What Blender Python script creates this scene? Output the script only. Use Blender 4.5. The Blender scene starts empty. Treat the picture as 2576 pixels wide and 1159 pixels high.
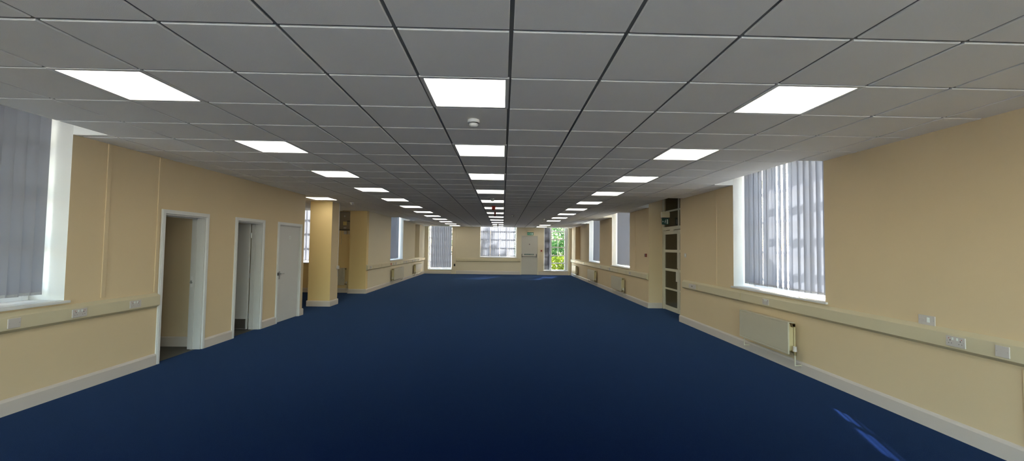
import bpy, bmesh, math, random
from mathutils import Vector, Matrix
random.seed(7)
S = bpy.context.scene
COL = S.collection
PI = math.pi

# ------------------------------------------------------------------ key dimensions (metres)
CZ = 2.719            # underside of ceiling tiles
XL, XR, YF = -4.535, 3.958, 23.81
XLF = -4.50           # left wall beyond the alcove
XD = 4.33             # glazed door plane in right-hand recess
YB = -4.0             # wall behind the viewer
GX, GY, GS = 0.0274, 1.4861, 0.6

# ------------------------------------------------------------------ materials
def mat(name, col, rough=0.6, metal=0.0, bump=0.0, bscale=200.0, var=0.0, vscale=3.0, spec=0.5, emis=None, estr=0.0, sheen=0.0):
    m = bpy.data.materials.new(name); m.use_nodes = True
    nt = m.node_tree; b = nt.nodes['Principled BSDF']
    b.inputs['Base Color'].default_value = (*col, 1)
    b.inputs['Roughness'].default_value = rough
    b.inputs['Metallic'].default_value = metal
    b.inputs['Specular IOR Level'].default_value = spec
    if sheen: b.inputs['Sheen Weight'].default_value = sheen; b.inputs['Sheen Tint'].default_value = (.26, .43, .80, 1); b.inputs['Sheen Roughness'].default_value = .24
    if emis:
        b.inputs['Emission Color'].default_value = (*emis, 1); b.inputs['Emission Strength'].default_value = estr
    tc = nt.nodes.new('ShaderNodeTexCoord')
    if var:
        n = nt.nodes.new('ShaderNodeTexNoise'); n.inputs['Scale'].default_value = vscale; n.inputs['Detail'].default_value = 6
        r = nt.nodes.new('ShaderNodeMapRange'); r.inputs[3].default_value = 1 - var; r.inputs[4].default_value = 1 + var
        mx = nt.nodes.new('ShaderNodeMix'); mx.data_type = 'RGBA'; mx.blend_type = 'MULTIPLY'; mx.inputs[0].default_value = 1
        nt.links.new(tc.outputs['Object'], n.inputs['Vector']); nt.links.new(n.outputs['Fac'], r.inputs[0])
        mx.inputs[6].default_value = (*col, 1); nt.links.new(r.outputs[0], mx.inputs[7])
        nt.links.new(mx.outputs[2], b.inputs['Base Color'])
    if bump:
        n = nt.nodes.new('ShaderNodeTexNoise'); n.inputs['Scale'].default_value = bscale; n.inputs['Detail'].default_value = 3
        bp = nt.nodes.new('ShaderNodeBump'); bp.inputs['Strength'].default_value = bump; bp.inputs['Distance'].default_value = 0.002
        nt.links.new(tc.outputs['Object'], n.inputs['Vector']); nt.links.new(n.outputs['Fac'], bp.inputs['Height'])
        nt.links.new(bp.outputs[0], b.inputs['Normal'])
    return m

M = {}
M['wall'] = mat('cream_wall_paint', (.655, .52, .33), .75, bump=.25, bscale=90, var=.03, vscale=1.5, spec=.3)
M['wallochre'] = mat('ochre_yellow_wall_tone', (.74, .56, .27), .75, bump=.25, bscale=90, var=.03, vscale=1.5, spec=.3)  # deeper yellow tone for pillar front, pier and alcove
M['wallrear'] = mat('pale_stone_wall_tone', (.70, .62, .46), .75, bump=.25, bscale=90, var=.03, vscale=1.5, spec=.3)  # paler, greyer tone for the rear left and far walls
M['wallpale'] = mat('pale_reveal_paint', (.64, .63, .60), .7, bump=.15, bscale=90, spec=.3)
M['white'] = mat('white_gloss_paint', (.67, .665, .65), .45, var=.02, vscale=2)
M['basewhite'] = mat('white_skirting_paint', (.58, .52, .46), .45, var=.03, vscale=2)
M['doorwhite'] = mat('white_door_paint', (.60, .59, .565), .5, bump=.1, bscale=60, var=.02)
M['doorgrey'] = mat('grey_white_exit_door_paint', (.52, .50, .45), .5, bump=.1, bscale=60, var=.02)
M['trunk'] = mat('cream_plastic_trunking', (.60, .53, .36), .45, var=.02)
M['socket'] = mat('white_socket_plastic', (.54, .50, .47), .35)
M['tile'] = mat('mineral_fibre_ceiling_tile', (.93, .905, .86), .85, bump=.4, bscale=260, var=.03, vscale=2.5, spec=.2)
M['tbar'] = mat('shaded_ceiling_grid_bar', (.20, .20, .195), .6)  # white grid bars; shade of the grooves put into the grey
M['slabwhite'] = mat('white_bulkhead_paint', (.78, .77, .74), .7)
M['carpet'] = mat('navy_loop_carpet', (.0008, .0036, .023), .8, bump=.9, bscale=330, var=.16, vscale=1.1, spec=.0, sheen=.34)
M['vinyl'] = mat('dark_grey_vinyl', (.075, .075, .065), .5, var=.2, vscale=6)
M['rad'] = mat('cream_radiator_enamel', (.52, .475, .36), .4, var=.015)
M['radback'] = mat('yellowed_radiator_enamel', (.55, .46, .26), .5)
M['brass'] = mat('aged_brass', (.32, .25, .14), .35, metal=.9)
M['steel'] = mat('brushed_steel', (.42, .42, .41), .35, metal=.9, bump=.1, bscale=40)
M['darksteel'] = mat('dark_steel', (.09, .09, .085), .4, metal=.6)
M['dark'] = mat('dark_gap', (.03, .028, .025), .7)
M['black'] = mat('black_plastic', (.02, .02, .02), .4)
M['red'] = mat('red_plastic', (.42, .035, .02), .4)
M['darkred'] = mat('dark_red_plastic', (.16, .02, .015), .4)
M['green'] = mat('green_sign_acrylic', (.01, .16, .085), .35, emis=(.02, .35, .2), estr=.12)
M['greendim'] = mat('shaded_green_sign_acrylic', (.01, .07, .05), .3)  # same sign green, darkened as the hanging legend is backlit
M['signwhite'] = mat('white_sign_print', (.75, .8, .76), .5)
M['signdark'] = mat('dark_green_sign_plate', (.02, .07, .055), .4)
M['cabinet'] = mat('grey_brown_cabinet_board', (.25, .20, .13), .55, var=.12, vscale=8)
M['yellow'] = mat('yellow_paper_label', (.70, .56, .20), .7)
M['framewhite'] = mat('white_window_gloss', (.84, .85, .86), .35)
M['frameglaz'] = mat('cream_door_frame_gloss', (.64, .60, .47), .4, var=.02)
M['plate'] = mat('pale_push_plate', (.72, .69, .60), .35)
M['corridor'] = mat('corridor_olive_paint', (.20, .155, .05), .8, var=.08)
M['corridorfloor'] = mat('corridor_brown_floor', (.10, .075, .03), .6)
M['housing'] = mat('sign_housing_cream', (.72, .62, .40), .45)
M['grass'] = mat('lawn_grass', (.09, .16, .03), .9, var=.4, vscale=2)
M['paving'] = mat('pale_bounce_paving', (.5, .48, .44), .85, var=.15, vscale=3)
M['bark'] = mat('brown_bark', (.12, .085, .05), .9, bump=.8, bscale=20)
M['lamp'] = mat('lit_lamp_diffuser', (.9, .9, .88), .5, emis=(1.0, .955, .84), estr=6.3)
M['lampcool'] = mat('lit_cool_lamp_diffuser', (.9, .9, .9), .5, emis=(.72, .88, 1.0), estr=3.0)
M['lampwarm'] = mat('lit_warm_lamp_diffuser', (.9, .9, .9), .5, emis=(1, .85, .55), estr=1.6)

def glass_mat(name, tint, refl):
    m = bpy.data.materials.new(name); m.use_nodes = True; nt = m.node_tree
    nt.nodes.remove(nt.nodes['Principled BSDF']); out = nt.nodes['Material Output']
    t = nt.nodes.new('ShaderNodeBsdfTransparent'); t.inputs[0].default_value = (*tint, 1)
    g = nt.nodes.new('ShaderNodeBsdfGlossy'); g.inputs['Roughness'].default_value = .02
    f = nt.nodes.new('ShaderNodeLayerWeight'); f.inputs[0].default_value = .5
    pw = nt.nodes.new('ShaderNodeMath'); pw.operation = 'POWER'; pw.inputs[1].default_value = 4.5
    mul = nt.nodes.new('ShaderNodeMath'); mul.operation = 'MULTIPLY_ADD'; mul.inputs[1].default_value = refl * .85; mul.inputs[2].default_value = refl * .035
    mx = nt.nodes.new('ShaderNodeMixShader')
    nt.links.new(f.outputs['Facing'], pw.inputs[0]); nt.links.new(pw.outputs[0], mul.inputs[0]); nt.links.new(mul.outputs[0], mx.inputs[0])
    nt.links.new(t.outputs[0], mx.inputs[1]); nt.links.new(g.outputs[0], mx.inputs[2]); nt.links.new(mx.outputs[0], out.inputs[0])
    return m
M['glass'] = glass_mat('clear_window_glass', (.93, .95, .95), 1.0)
M['doorglass'] = glass_mat('dark_door_glass', (.55, .52, .42), .9)

def fabric_mat(name, col, tcol, fac):
    m = bpy.data.materials.new(name); m.use_nodes = True; nt = m.node_tree
    nt.nodes.remove(nt.nodes['Principled BSDF']); out = nt.nodes['Material Output']
    d = nt.nodes.new('ShaderNodeBsdfDiffuse'); d.inputs[0].default_value = (*col, 1)
    t = nt.nodes.new('ShaderNodeBsdfTranslucent'); t.inputs[0].default_value = (*tcol, 1)
    w = nt.nodes.new('ShaderNodeTexWave'); w.inputs['Scale'].default_value = 60; w.bands_direction = 'Z'
    r = nt.nodes.new('ShaderNodeMapRange'); r.inputs[3].default_value = fac * .92; r.inputs[4].default_value = fac
    mx = nt.nodes.new('ShaderNodeMixShader')
    nt.links.new(w.outputs['Fac'], r.inputs[0]); nt.links.new(r.outputs[0], mx.inputs[0])
    nt.links.new(d.outputs[0], mx.inputs[1]); nt.links.new(t.outputs[0], mx.inputs[2]); nt.links.new(mx.outputs[0], out.inputs[0])
    return m
M['blind'] = fabric_mat('pale_blind_fabric', (.25, .25, .275), (.72, .76, .88), .045)

M['weight'] = mat('grey_blind_weight', (.36, .36, .38), .6)
def leaf_mat(name, a, b_):
    m = bpy.data.materials.new(name); m.use_nodes = True; nt = m.node_tree
    nt.nodes.remove(nt.nodes['Principled BSDF']); out = nt.nodes['Material Output']
    tc = nt.nodes.new('ShaderNodeTexCoord')
    n = nt.nodes.new('ShaderNodeTexNoise'); n.inputs['Scale'].default_value = 3.5
    cr = nt.nodes.new('ShaderNodeValToRGB'); cr.color_ramp.elements[0].color = (*a, 1); cr.color_ramp.elements[1].color = (*b_, 1)
    cr.color_ramp.elements[0].position = .38; cr.color_ramp.elements[1].position = .62
    d = nt.nodes.new('ShaderNodeBsdfDiffuse'); t = nt.nodes.new('ShaderNodeBsdfTranslucent'); mx = nt.nodes.new('ShaderNodeMixShader'); mx.inputs[0].default_value = .4
    nt.links.new(tc.outputs['Object'], n.inputs['Vector']); nt.links.new(n.outputs['Fac'], cr.inputs[0])
    nt.links.new(cr.outputs[0], d.inputs[0]); nt.links.new(cr.outputs[0], t.inputs[0])
    nt.links.new(d.outputs[0], mx.inputs[1]); nt.links.new(t.outputs[0], mx.inputs[2]); nt.links.new(mx.outputs[0], out.inputs[0])
    return m
M['leafy'] = leaf_mat('yellow_green_leaves', (.10, .14, .015), (.30, .33, .03))
M['leafm'] = leaf_mat('mid_green_leaves', (.02, .07, .018), (.09, .17, .045))
M['leafp'] = leaf_mat('pale_green_leaves', (.06, .12, .05), (.22, .30, .14))

# ------------------------------------------------------------------ mesh helpers
class MB:
    def __init__(s): s.v = []; s.f = []; s.m = []
    def face(s, pts, mi=0):
        n = len(s.v); s.v += [tuple(p) for p in pts]; s.f.append(tuple(range(n, n + len(pts)))); s.m.append(mi)
    def box(s, x0, x1, y0, y1, z0, z1, mi=0):
        if x0 > x1: x0, x1 = x1, x0
        if y0 > y1: y0, y1 = y1, y0
        n = len(s.v)
        s.v += [(x0,y0,z0),(x1,y0,z0),(x1,y1,z0),(x0,y1,z0),(x0,y0,z1),(x1,y0,z1),(x1,y1,z1),(x0,y1,z1)]
        for q in ((0,3,2,1),(4,5,6,7),(0,1,5,4),(1,2,6,5),(2,3,7,6),(3,0,4,7)):
            s.f.append(tuple(n + i for i in q)); s.m.append(mi)
    def prism(s, prof, a, b, axis='x', mi=0):
        """prof = [(d,z)] polygon; extruded along axis from a to b. axis x: d->y ; axis y: d->x"""
        n = len(s.v); k = len(prof)
        for t in (a, b):
            for d, z in prof:
                s.v.append((t, d, z) if axis == 'x' else (d, t, z))
        s.f.append(tuple(n + i for i in range(k))); s.m.append(mi)
        s.f.append(tuple(n + k + i for i in reversed(range(k)))); s.m.append(mi)
        for i in range(k):
            j = (i + 1) % k
            s.f.append((n + i, n + j, n + k + j, n + k + i)); s.m.append(mi)
    def cyl(s, p0, p1, r, seg=12, r1=None, mi=0):
        p0 = Vector(p0); p1 = Vector(p1); r1 = r if r1 is None else r1
        d = (p1 - p0).normalized(); a = Vector((0, 0, 1)) if abs(d.z) < .9 else Vector((1, 0, 0))
        u = d.cross(a).normalized(); w = d.cross(u)
        n = len(s.v)
        for p, rr in ((p0, r), (p1, r1)):
            for i in range(seg):
                t = 2 * PI * i / seg; q = p + u * math.cos(t) * rr + w * math.sin(t) * rr
                s.v.append(tuple(q))
        s.f.append(tuple(n + i for i in range(seg))); s.m.append(mi)
        s.f.append(tuple(n + seg + i for i in reversed(range(seg)))); s.m.append(mi)
        for i in range(seg):
            j = (i + 1) % seg
            s.f.append((n + i, n + seg + i, n + seg + j, n + j)); s.m.append(mi)
    def tube(s, pts, r, seg=8, mi=0):
        for a, b in zip(pts, pts[1:]): s.cyl(a, b, r, seg, mi=mi)
    def lathe(s, c, prof, seg=20, mi=0):
        """prof [(r,z)] about vertical axis through c"""
        n = len(s.v)
        for r, z in prof:
            for i in range(seg):
                t = 2 * PI * i / seg; s.v.append((c[0] + r * math.cos(t), c[1] + r * math.sin(t), c[2] + z))
        for k in range(len(prof) - 1):
            for i in range(seg):
                j = (i + 1) % seg
                s.f.append((n + k*seg + i, n + k*seg + j, n + (k+1)*seg + j, n + (k+1)*seg + i)); s.m.append(mi)
        s.f.append(tuple(n + i for i in reversed(range(seg)))); s.m.append(mi)
        s.f.append(tuple(n + (len(prof)-1)*seg + i for i in range(seg))); s.m.append(mi)
    def build(s, name, mats, parent=None, bevel=0, smooth=False, fixn=True):
        me = bpy.data.meshes.new(name); me.from_pydata(s.v, [], s.f)
        if not isinstance(mats, (list, tuple)): mats = [mats]
        for m in mats: me.materials.append(m)
        for p, mi in zip(me.polygons, s.m): p.material_index = mi; p.use_smooth = smooth
        me.update()
        if fixn:
            bm = bmesh.new(); bm.from_mesh(me); bmesh.ops.recalc_face_normals(bm, faces=bm.faces); bm.to_mesh(me); bm.free()
        o = bpy.data.objects.new(name, me); COL.objects.link(o)
        if parent: o.parent = parent
        if bevel:
            b = o.modifiers.new('bevel', 'BEVEL'); b.width = bevel; b.segments = 2; b.limit_method = 'ANGLE'; b.angle_limit = math.radians(40)
        return o

def voxel(mb, xs, ys, zs, fn, mfn=None):
    """boundary faces of the union of the cells for which fn(cx,cy,cz) is true"""
    xs = sorted(set(round(a, 5) for a in xs)); ys = sorted(set(round(a, 5) for a in ys)); zs = sorted(set(round(a, 5) for a in zs))
    nx, ny, nz = len(xs) - 1, len(ys) - 1, len(zs) - 1
    g = [[[fn((xs[i]+xs[i+1])/2, (ys[j]+ys[j+1])/2, (zs[k]+zs[k+1])/2) for k in range(nz)] for j in range(ny)] for i in range(nx)]
    vid = {}
    def V(i, j, k):
        if (i, j, k) not in vid: vid[(i, j, k)] = len(mb.v); mb.v.append((xs[i], ys[j], zs[k]))
        return vid[(i, j, k)]
    def G(i, j, k): return 0 <= i < nx and 0 <= j < ny and 0 <= k < nz and g[i][j][k]
    for i in range(nx):
        for j in range(ny):
            for k in range(nz):
                if not g[i][j][k]: continue
                for (dx, dy, dz), q in (((-1,0,0), ((0,0,0),(0,0,1),(0,1,1),(0,1,0))), ((1,0,0), ((1,0,0),(1,1,0),(1,1,1),(1,0,1))),
                                        ((0,-1,0), ((0,0,0),(1,0,0),(1,0,1),(0,0,1))), ((0,1,0), ((0,1,0),(0,1,1),(1,1,1),(1,1,0))),
                                        ((0,0,-1), ((0,0,0),(0,1,0),(1,1,0),(1,0,0))), ((0,0,1), ((0,0,1),(1,0,1),(1,1,1),(0,1,1)))):
                    if G(i+dx, j+dy, k+dz): continue
                    mb.f.append(tuple(V(i+a, j+b, k+c) for a, b, c in q))
                    mb.m.append(mfn((xs[i]+xs[i+1])/2, ys[j + (dy + 1) // 2] if dy else (ys[j]+ys[j+1])/2, (zs[k]+zs[k+1])/2, (dx, dy, dz)) if mfn else 0)

def tag(o, label=None, cat=None, group=None, kind=None):
    if label: o['label'] = label
    if cat: o['category'] = cat
    if group: o['group'] = group
    if kind: o['kind'] = kind
    return o
def empty(name, loc=(0, 0, 0), rz=0):
    o = bpy.data.objects.new(name, None); o.empty_display_size = .1; COL.objects.link(o)
    o.location = loc; o.rotation_euler = (0, 0, rz); return o
def struct(o, label, cat): return tag(o, label, cat, kind='structure')
def copy_tree(o, parent=None):
    c = o.copy(); COL.objects.link(c)
    if parent: c.parent = parent
    for ch in list(o.children): copy_tree(ch, c)
    return c
# local frame of wall things: local x along wall, local +y into the wall (outwards), z up
RZ = {'far': 0.0, 'right': -PI / 2, 'left': PI / 2}

# ------------------------------------------------------------------ openings
WR = [(4.99, 7.0), (12.79, 14.90), (16.79, 18.87)]   # right wall windows (y ranges)
NR = [(20.9, 22.45)]                                  # blank niche right
REC = (9.12, 11.12)                                   # right-hand door recess
WLn = (2.38, 4.39)                                    # near left window
WLf = (16.62, 18.68)                                  # far left window
NL = (21.2, 22.3)                                     # blank niche left
ZS = 0.985; ZT = 3.0; ZR = 3.1
D1, D2, D3 = (5.60, 6.38), (7.11, 7.87), (8.43, 9.32)
DH = 1.99
inr = lambda v, r: r[0] < v < r[1]

def reveal(y, z, n, wins):      # pale painted window reveals
    return 1 if n[1] != 0 and ZS < z < ZT and any(abs(y - q) < .01 for w in wins for q in w) else 0

# ---- walls
def build_walls():
    # near left wall
    mb = MB()
    def fn(x, y, z):
        if y > 4.95 and x < -4.725: return False
        if inr(y, WLn) and ZS < z < ZT: return False
        for d in (D1, D2):
            if inr(y, d) and z < DH: return False
        if inr(y, D3) and z < DH and x > -4.60: return False
        return True
    voxel(mb, [-4.95, -4.725, -4.60, XL], [YB, *WLn, 4.95, *D1, *D2, *D3, 9.5], [0, ZS, DH, ZT, ZR], fn,
          lambda x, y, z, n: reveal(y, z, n, [WLn]))
    struct(mb.build('wall_left', [M['wall'], M['wallpale']]), 'cream painted left wall with the doorways', 'wall')
    # far left wall
    mb = MB()
    def fn(x, y, z):
        if inr(y, WLf) and ZS < z < ZT: return False
        if inr(y, NL) and ZS - .02 < z < CZ and x > XLF - .25: return False
        return True
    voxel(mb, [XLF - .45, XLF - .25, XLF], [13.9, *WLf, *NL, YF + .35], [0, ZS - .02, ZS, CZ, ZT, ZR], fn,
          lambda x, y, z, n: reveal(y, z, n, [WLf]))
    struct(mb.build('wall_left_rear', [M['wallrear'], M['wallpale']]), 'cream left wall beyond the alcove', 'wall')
    # alcove walls (near return, left side, back with window) and pier
    mb = MB()
    def fn(x, y, z):
        if x < -8.0: return True
        if y < 9.5: return x < -4.725
        if y > 13.9:
            if -7.5 < x < -6.1 and ZS < z < ZT: return False
            return x < XLF - .45 or (x < XLF and False)
        return False
    voxel(mb, [-8.2, -8.0, -7.5, -6.1, XLF - .45, -4.725, XLF], [9.4, 9.5, 13.7, 13.9, 14.3], [0, ZS, ZT, ZR], fn)
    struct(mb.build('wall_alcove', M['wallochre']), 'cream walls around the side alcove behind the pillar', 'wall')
    mb = MB(); mb.box(-5.06, XLF, 13.70, 13.899, 0, ZR)
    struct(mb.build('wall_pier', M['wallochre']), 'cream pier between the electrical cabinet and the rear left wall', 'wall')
    # pillar
    mb = MB()
    voxel(mb, [-5.02, -4.455], [10.80, 11.28], [0, CZ + .008], lambda x, y, z: True, lambda x, y, z, n: 1 if n[0] > 0 else 0)
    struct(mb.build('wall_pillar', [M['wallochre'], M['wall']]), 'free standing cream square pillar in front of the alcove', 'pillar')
    # right wall
    mb = MB()
    def fn(x, y, z):
        if inr(y, REC): return False
        for w in WR:
            if inr(y, w) and ZS < z < ZT: return False
        for w in NR:
            if inr(y, w) and ZS - .02 < z < CZ and x < XR + .25: return False
        return True
    ys = [YB, *REC, YF + .35]
    for w in WR + NR: ys += list(w)
    voxel(mb, [XR, XR + .25, XR + .45], ys, [0, ZS - .02, ZS, CZ, ZT, ZR], fn,
          lambda x, y, z, n: reveal(y, z, n, WR))
    mb.box(XR + .001, XR + .45, REC[0], REC[1], ZT, ZR)
    struct(mb.build('wall_right', [M['wall'], M['wallpale']]), 'cream painted right wall with windows and door recess', 'wall')
    # far wall
    mb = MB()
    A, B, Cw, Dr = (-4.29, -2.91), (-1.31, .78), (2.37, 3.77), (1.06, 2.01)
    def fn(x, y, z):
        if inr(x, A) and .25 < z < ZT: return False
        if inr(x, B) and ZS < z < ZT: return False
        if inr(x, Cw) and .25 < z < ZT: return False
        if inr(x, Dr) and z < 2.25 and y < YF + .2: return False
        return True
    voxel(mb, [XLF, *A, *B, *Dr, *Cw, XR], [YF, YF + .2, YF + .35], [0, .25, ZS, 2.25, ZT, ZR], fn)
    # shallow pilaster strips framing the corner windows
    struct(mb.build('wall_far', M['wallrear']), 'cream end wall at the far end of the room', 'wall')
    mb = MB()
    voxel(mb, [-8.2, -4.2, -2.0, -1.3, .9, 1.6, 3.8, XR + .45], [YB - .2, YB], [0, .25, ZT, ZR],
          lambda x, y, z: not (.25 < z < ZT and (-4.2 < x < -2.0 or -1.3 < x < .9 or 1.6 < x < 3.8)))
    struct(mb.build('wall_back', M['wall']), 'cream wall behind the viewer', 'wall')
build_walls()

# ---- lobby rooms behind the left doors
def lobby():
    mb = MB()
    mb.box(-7.1, -7.0, 4.95, 9.4, 0, 2.75)
    mb.box(-7.0, -4.726, 4.95, 5.05, 0, 2.75)
    mb.box(-7.0, -4.726, 6.53, 6.63, 0, 2.75)
    mb.box(-7.0, -4.726, 8.10, 8.20, 0, 2.75)
    struct(mb.build('wall_lobby', M['wall']), 'cream partitions of the small rooms behind the left doorways', 'wall')
    mb = MB(); mb.box(-7.1, -4.726, 4.95, 9.4, 2.751, 2.85)
    struct(mb.build('ceiling_lobby', M['slabwhite']), 'white ceiling over the small left rooms', 'ceiling')
    mb = MB()
    prof = [(6.529, 0), (6.511, 0), (6.511, .135), (6.52, .15), (6.529, .15)]
    mb.prism([(p[0], p[1]) for p in prof], -7.0, -4.73, 'x')
    struct(mb.build('baseboard_lobby', M['basewhite']), 'white skirting seen through the first doorway', 'skirting board')
    for i, (x, y) in enumerate([(-5.9, 5.75), (-5.9, 7.3)]):
        t = empty('bulkhead_light', (x, y, 2.751))
        tag(t, ['round white ceiling light inside the room behind the first doorway', 'round white ceiling light inside the room behind the second doorway'][i], 'ceiling light')
        m1 = MB(); m1.lathe((0, 0, 0), [(.15, -.0), (.15, -.03), (.135, -.035)], 24); m1.build('base', M['white'], t)
        m1 = MB(); m1.lathe((0, 0, 0), [(.13, -.035), (.12, -.07), (.06, -.09), (.01, -.092)], 24); m1.build('diffuser', M['lampcool'], t, smooth=True)
lobby()

# ---- floor
mb = MB()
voxel(mb, [-8.2, -7.1, -4.60, XR + .45, 8.2], [YB - .2, 4.95, 9.4, 9.12, 11.12, 14.3, YF + .35], [-.25, 0],
      lambda x, y, z: (x < XR + .45) and not (x < -4.6 and 4.95 < y < 9.4 and x > -7.1) and not (x < -8.2) or False)
struct(mb.build('floor', M['carpet']), 'dark navy blue carpet across the whole room', 'floor')
mb = MB(); mb.box(-7.1, -4.60, 4.95, 9.4, -.25, -.002)
struct(mb.build('floor_lobby', M['vinyl']), 'dark grey vinyl floor of the side rooms', 'floor')
mb = MB(); mb.box(XR + .45, 5.88, 8.6, 12.62, -.25, -.002)
struct(mb.build('floor_corridor', M['corridorfloor']), 'brown floor of the corridor behind the glazed doors', 'floor')

# ---- ceiling: slab, raised tiles
notches = [(-4.1726, 3.627, 0, 0)]
NTR = [(w[0], w[1]) for w in WR] + [(8.95, 11.12)]
NTL = [WLn, WLf]
LIGHTS = {}
def lights_grid():
    out = []
    for k in range(-1, 12):
        j = 2 + 3 * k
        for side, i in (('left', -5), ('centre', -1), ('right', 3)):
            if side == 'right' and k == 9: continue
            out.append((side, k, i, j))
    out.append(('alcove', 4, -8, 14))
    return out
LG = lights_grid()
def build_ceiling():
    mb = MB()
    ys = [YB, 9.5, 13.7, 13.9, YF]
    for a in NTR + NTL: ys += list(a)
    zb = CZ + .010
    def notch(x, y):
        return (3.627 < x and any(inr(y, n) for n in NTR)) or (XL < x < -4.1726 and inr(y, WLn)) or (XLF < x < -4.1726 and inr(y, WLf))
    def fn(x, y, z):
        if x < XL and not (9.5 < y < 13.9): return False
        if x < XLF and y > 13.9: return False
        if -5.06 < x < XLF and 13.7 < y < 13.9: return False
        if x > XR and not inr(y, (REC[0], REC[1])): return False
        if x > XR: return z > ZT
        if notch(x, y): return z > ZT
        return True
    voxel(mb, [-8.0, -5.06, XL, XLF, -4.1726, 3.627, XR, XR + .45], ys + list(REC), [zb, ZT, ZR], fn,
          lambda x, y, z, n: 1 if n[2] == 0 or z > ZT else 0)
    mb.box(-8.2, XR + .45, YB - .2, 14.3, ZR + .001, ZR + .1, 1); mb.box(XLF - .45, XR + .45, 14.3, YF + .35, ZR + .001, ZR + .1, 1)
    ce = struct(mb.build('ceiling', [M['tbar'], M['slabwhite']]), 'suspended grey ceiling of square tiles in a metal grid', 'ceiling')
    # tiles
    tm = MB(); lit = {(i, j) for _, _, i, j in LG}
    g = .011
    def tile(x0, x1, y0, y1):
        if x1 - x0 < .03 or y1 - y0 < .03: return
        b = .004; z1 = CZ; z0 = zb - .0005
        n = len(tm.v)
        tm.v += [(x0,y0,z0),(x1,y0,z0),(x1,y1,z0),(x0,y1,z0),(x0,y0,z1+.003),(x1,y0,z1+.003),(x1,y1,z1+.003),(x0,y1,z1+.003),
                 (x0+b,y0+b,z1),(x1-b,y0+b,z1),(x1-b,y1-b,z1),(x0+b,y1-b,z1)]
        for q in ((0,4,5,1),(1,5,6,2),(2,6,7,3),(3,7,4,0),(4,8,9,5),(5,9,10,6),(6,10,11,7),(7,11,8,4),(8,11,10,9)):
            tm.f.append(tuple(n+a for a in q)); tm.m.append(0)
    def cuts(y0, y1, rs):
        segs = [(y0, y1)]
        for r in rs:
            ns = []
            for a, b in segs:
                if b <= r[0] or a >= r[1]: ns.append((a, b)); continue
                if a < r[0]: ns.append((a, r[0]))
                if b > r[1]: ns.append((r[1], b))
            segs = ns
        return segs
    for i in range(-14, 8):
        for j in range(-10, 39):
            if (i, j) in lit: continue
            x0, x1 = GX + GS * i + g, GX + GS * (i + 1) - g
            y0, y1 = GY + GS * j + g, GY + GS * (j + 1) - g
            # main room
            a0, a1 = max(x0, XL if y0 < 13.5 else XLF), min(x1, XR)
            b0, b1 = max(y0, YB), min(y1, YF)
            if a1 > a0 and b1 > b0:
                rs = NTR if a0 > 3.6 else (NTL if a1 < -4.15 else [])
                if a0 < -4.2: # wall runs differ around the alcove
                    pass
                for c0, c1 in cuts(b0, b1, rs): tile(a0, a1, c0, c1)
            # alcove
            a0, a1 = max(x0, -8.0), min(x1, XL)
            b0, b1 = max(y0, 9.5), min(y1, 13.9)
            if a1 > a0 and b1 > b0 and a1 <= XL: 
                if a1 > -5.06: b1 = min(b1, 13.7)
                tile(a0, a1, b0, b1)
    o = tm.build('tile_panels', M['tile'], ce, fixn=False)
    tag(o, 'square mineral fibre tiles')
build_ceiling()

# ---- baseboards
BP = [(0, 0), (-.022, 0), (-.022, .122), (-.014, .140), (0, .148)]
def base_run(mb, side, a, b, off, h=.148):
    k = h / .148
    if side == 'right': prof = [(off + d, z * k) for d, z in BP]; mb.prism(prof, a, b, 'y')
    if side == 'left': prof = [(off - d, z * k) for d, z in BP]; mb.prism(prof, a, b, 'y')
    if side == 'far': prof = [(off + d, z * k) for d, z in BP]; mb.prism(prof, a, b, 'x')
    if side == 'near': prof = [(off - d, z * k) for d, z in BP]; mb.prism(prof, a, b, 'x')
e = .0005
mb = MB()
base_run(mb, 'left', YB, D1[0] - .05, XL + e); base_run(mb, 'left', D1[1] + .05, D2[0] - .05, XL + e)
base_run(mb, 'left', D2[1] + .05, D3[0] - .05, XL + e); base_run(mb, 'left', D3[1] + .05, 9.522, XL + e)
struct(mb.build('baseboard_left', M['basewhite']), 'white skirting along the near left wall between the doorways', 'skirting board')
mb = MB(); base_run(mb, 'left', 13.678, YF - .03, XLF + e); base_run(mb, 'far', -5.08, XLF + .02, 13.70 - e)
struct(mb.build('baseboard_left_rear', M['basewhite']), 'white skirting round the pier and along the rear left wall', 'skirting board')
mb = MB(); base_run(mb, 'far', -7.99, -5.09, 13.90 - e)
struct(mb.build('baseboard_alcove', M['basewhite']), 'white skirting under the alcove window and radiator', 'skirting board')
mb = MB()
base_run(mb, 'far', -5.042, -4.433, 10.80 - e); base_run(mb, 'near', -5.042, -4.433, 11.28 + e)
base_run(mb, 'left', 10.80, 11.28, -4.455 + e); base_run(mb, 'right', 10.80, 11.28, -5.02 - e)
struct(mb.build('baseboard_pillar', M['basewhite']), 'white skirting round the foot of the square pillar', 'skirting board')
mb = MB()
base_run(mb, 'right', YB, REC[0] + .022, XR - e); base_run(mb, 'right', REC[1] - .022, YF - .03, XR - e)
base_run(mb, 'far', XR - .02, XD - .01, REC[1] - e); base_run(mb, 'near', XR - .02, XD - .01, REC[0] + e)
struct(mb.build('baseboard_right', M['basewhite']), 'white skirting along the right wall and into the door recess', 'skirting board')
mb = MB()
base_run(mb, 'far', XLF + .03, -2.95, YF - e, .13); base_run(mb, 'far', -2.68, 1.0, YF - e, .2); base_run(mb, 'far', 2.07, XR - .03, YF - e, .2)
struct(mb.build('baseboard_far', M['basewhite']), 'white skirting along the far end wall', 'skirting board')

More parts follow.
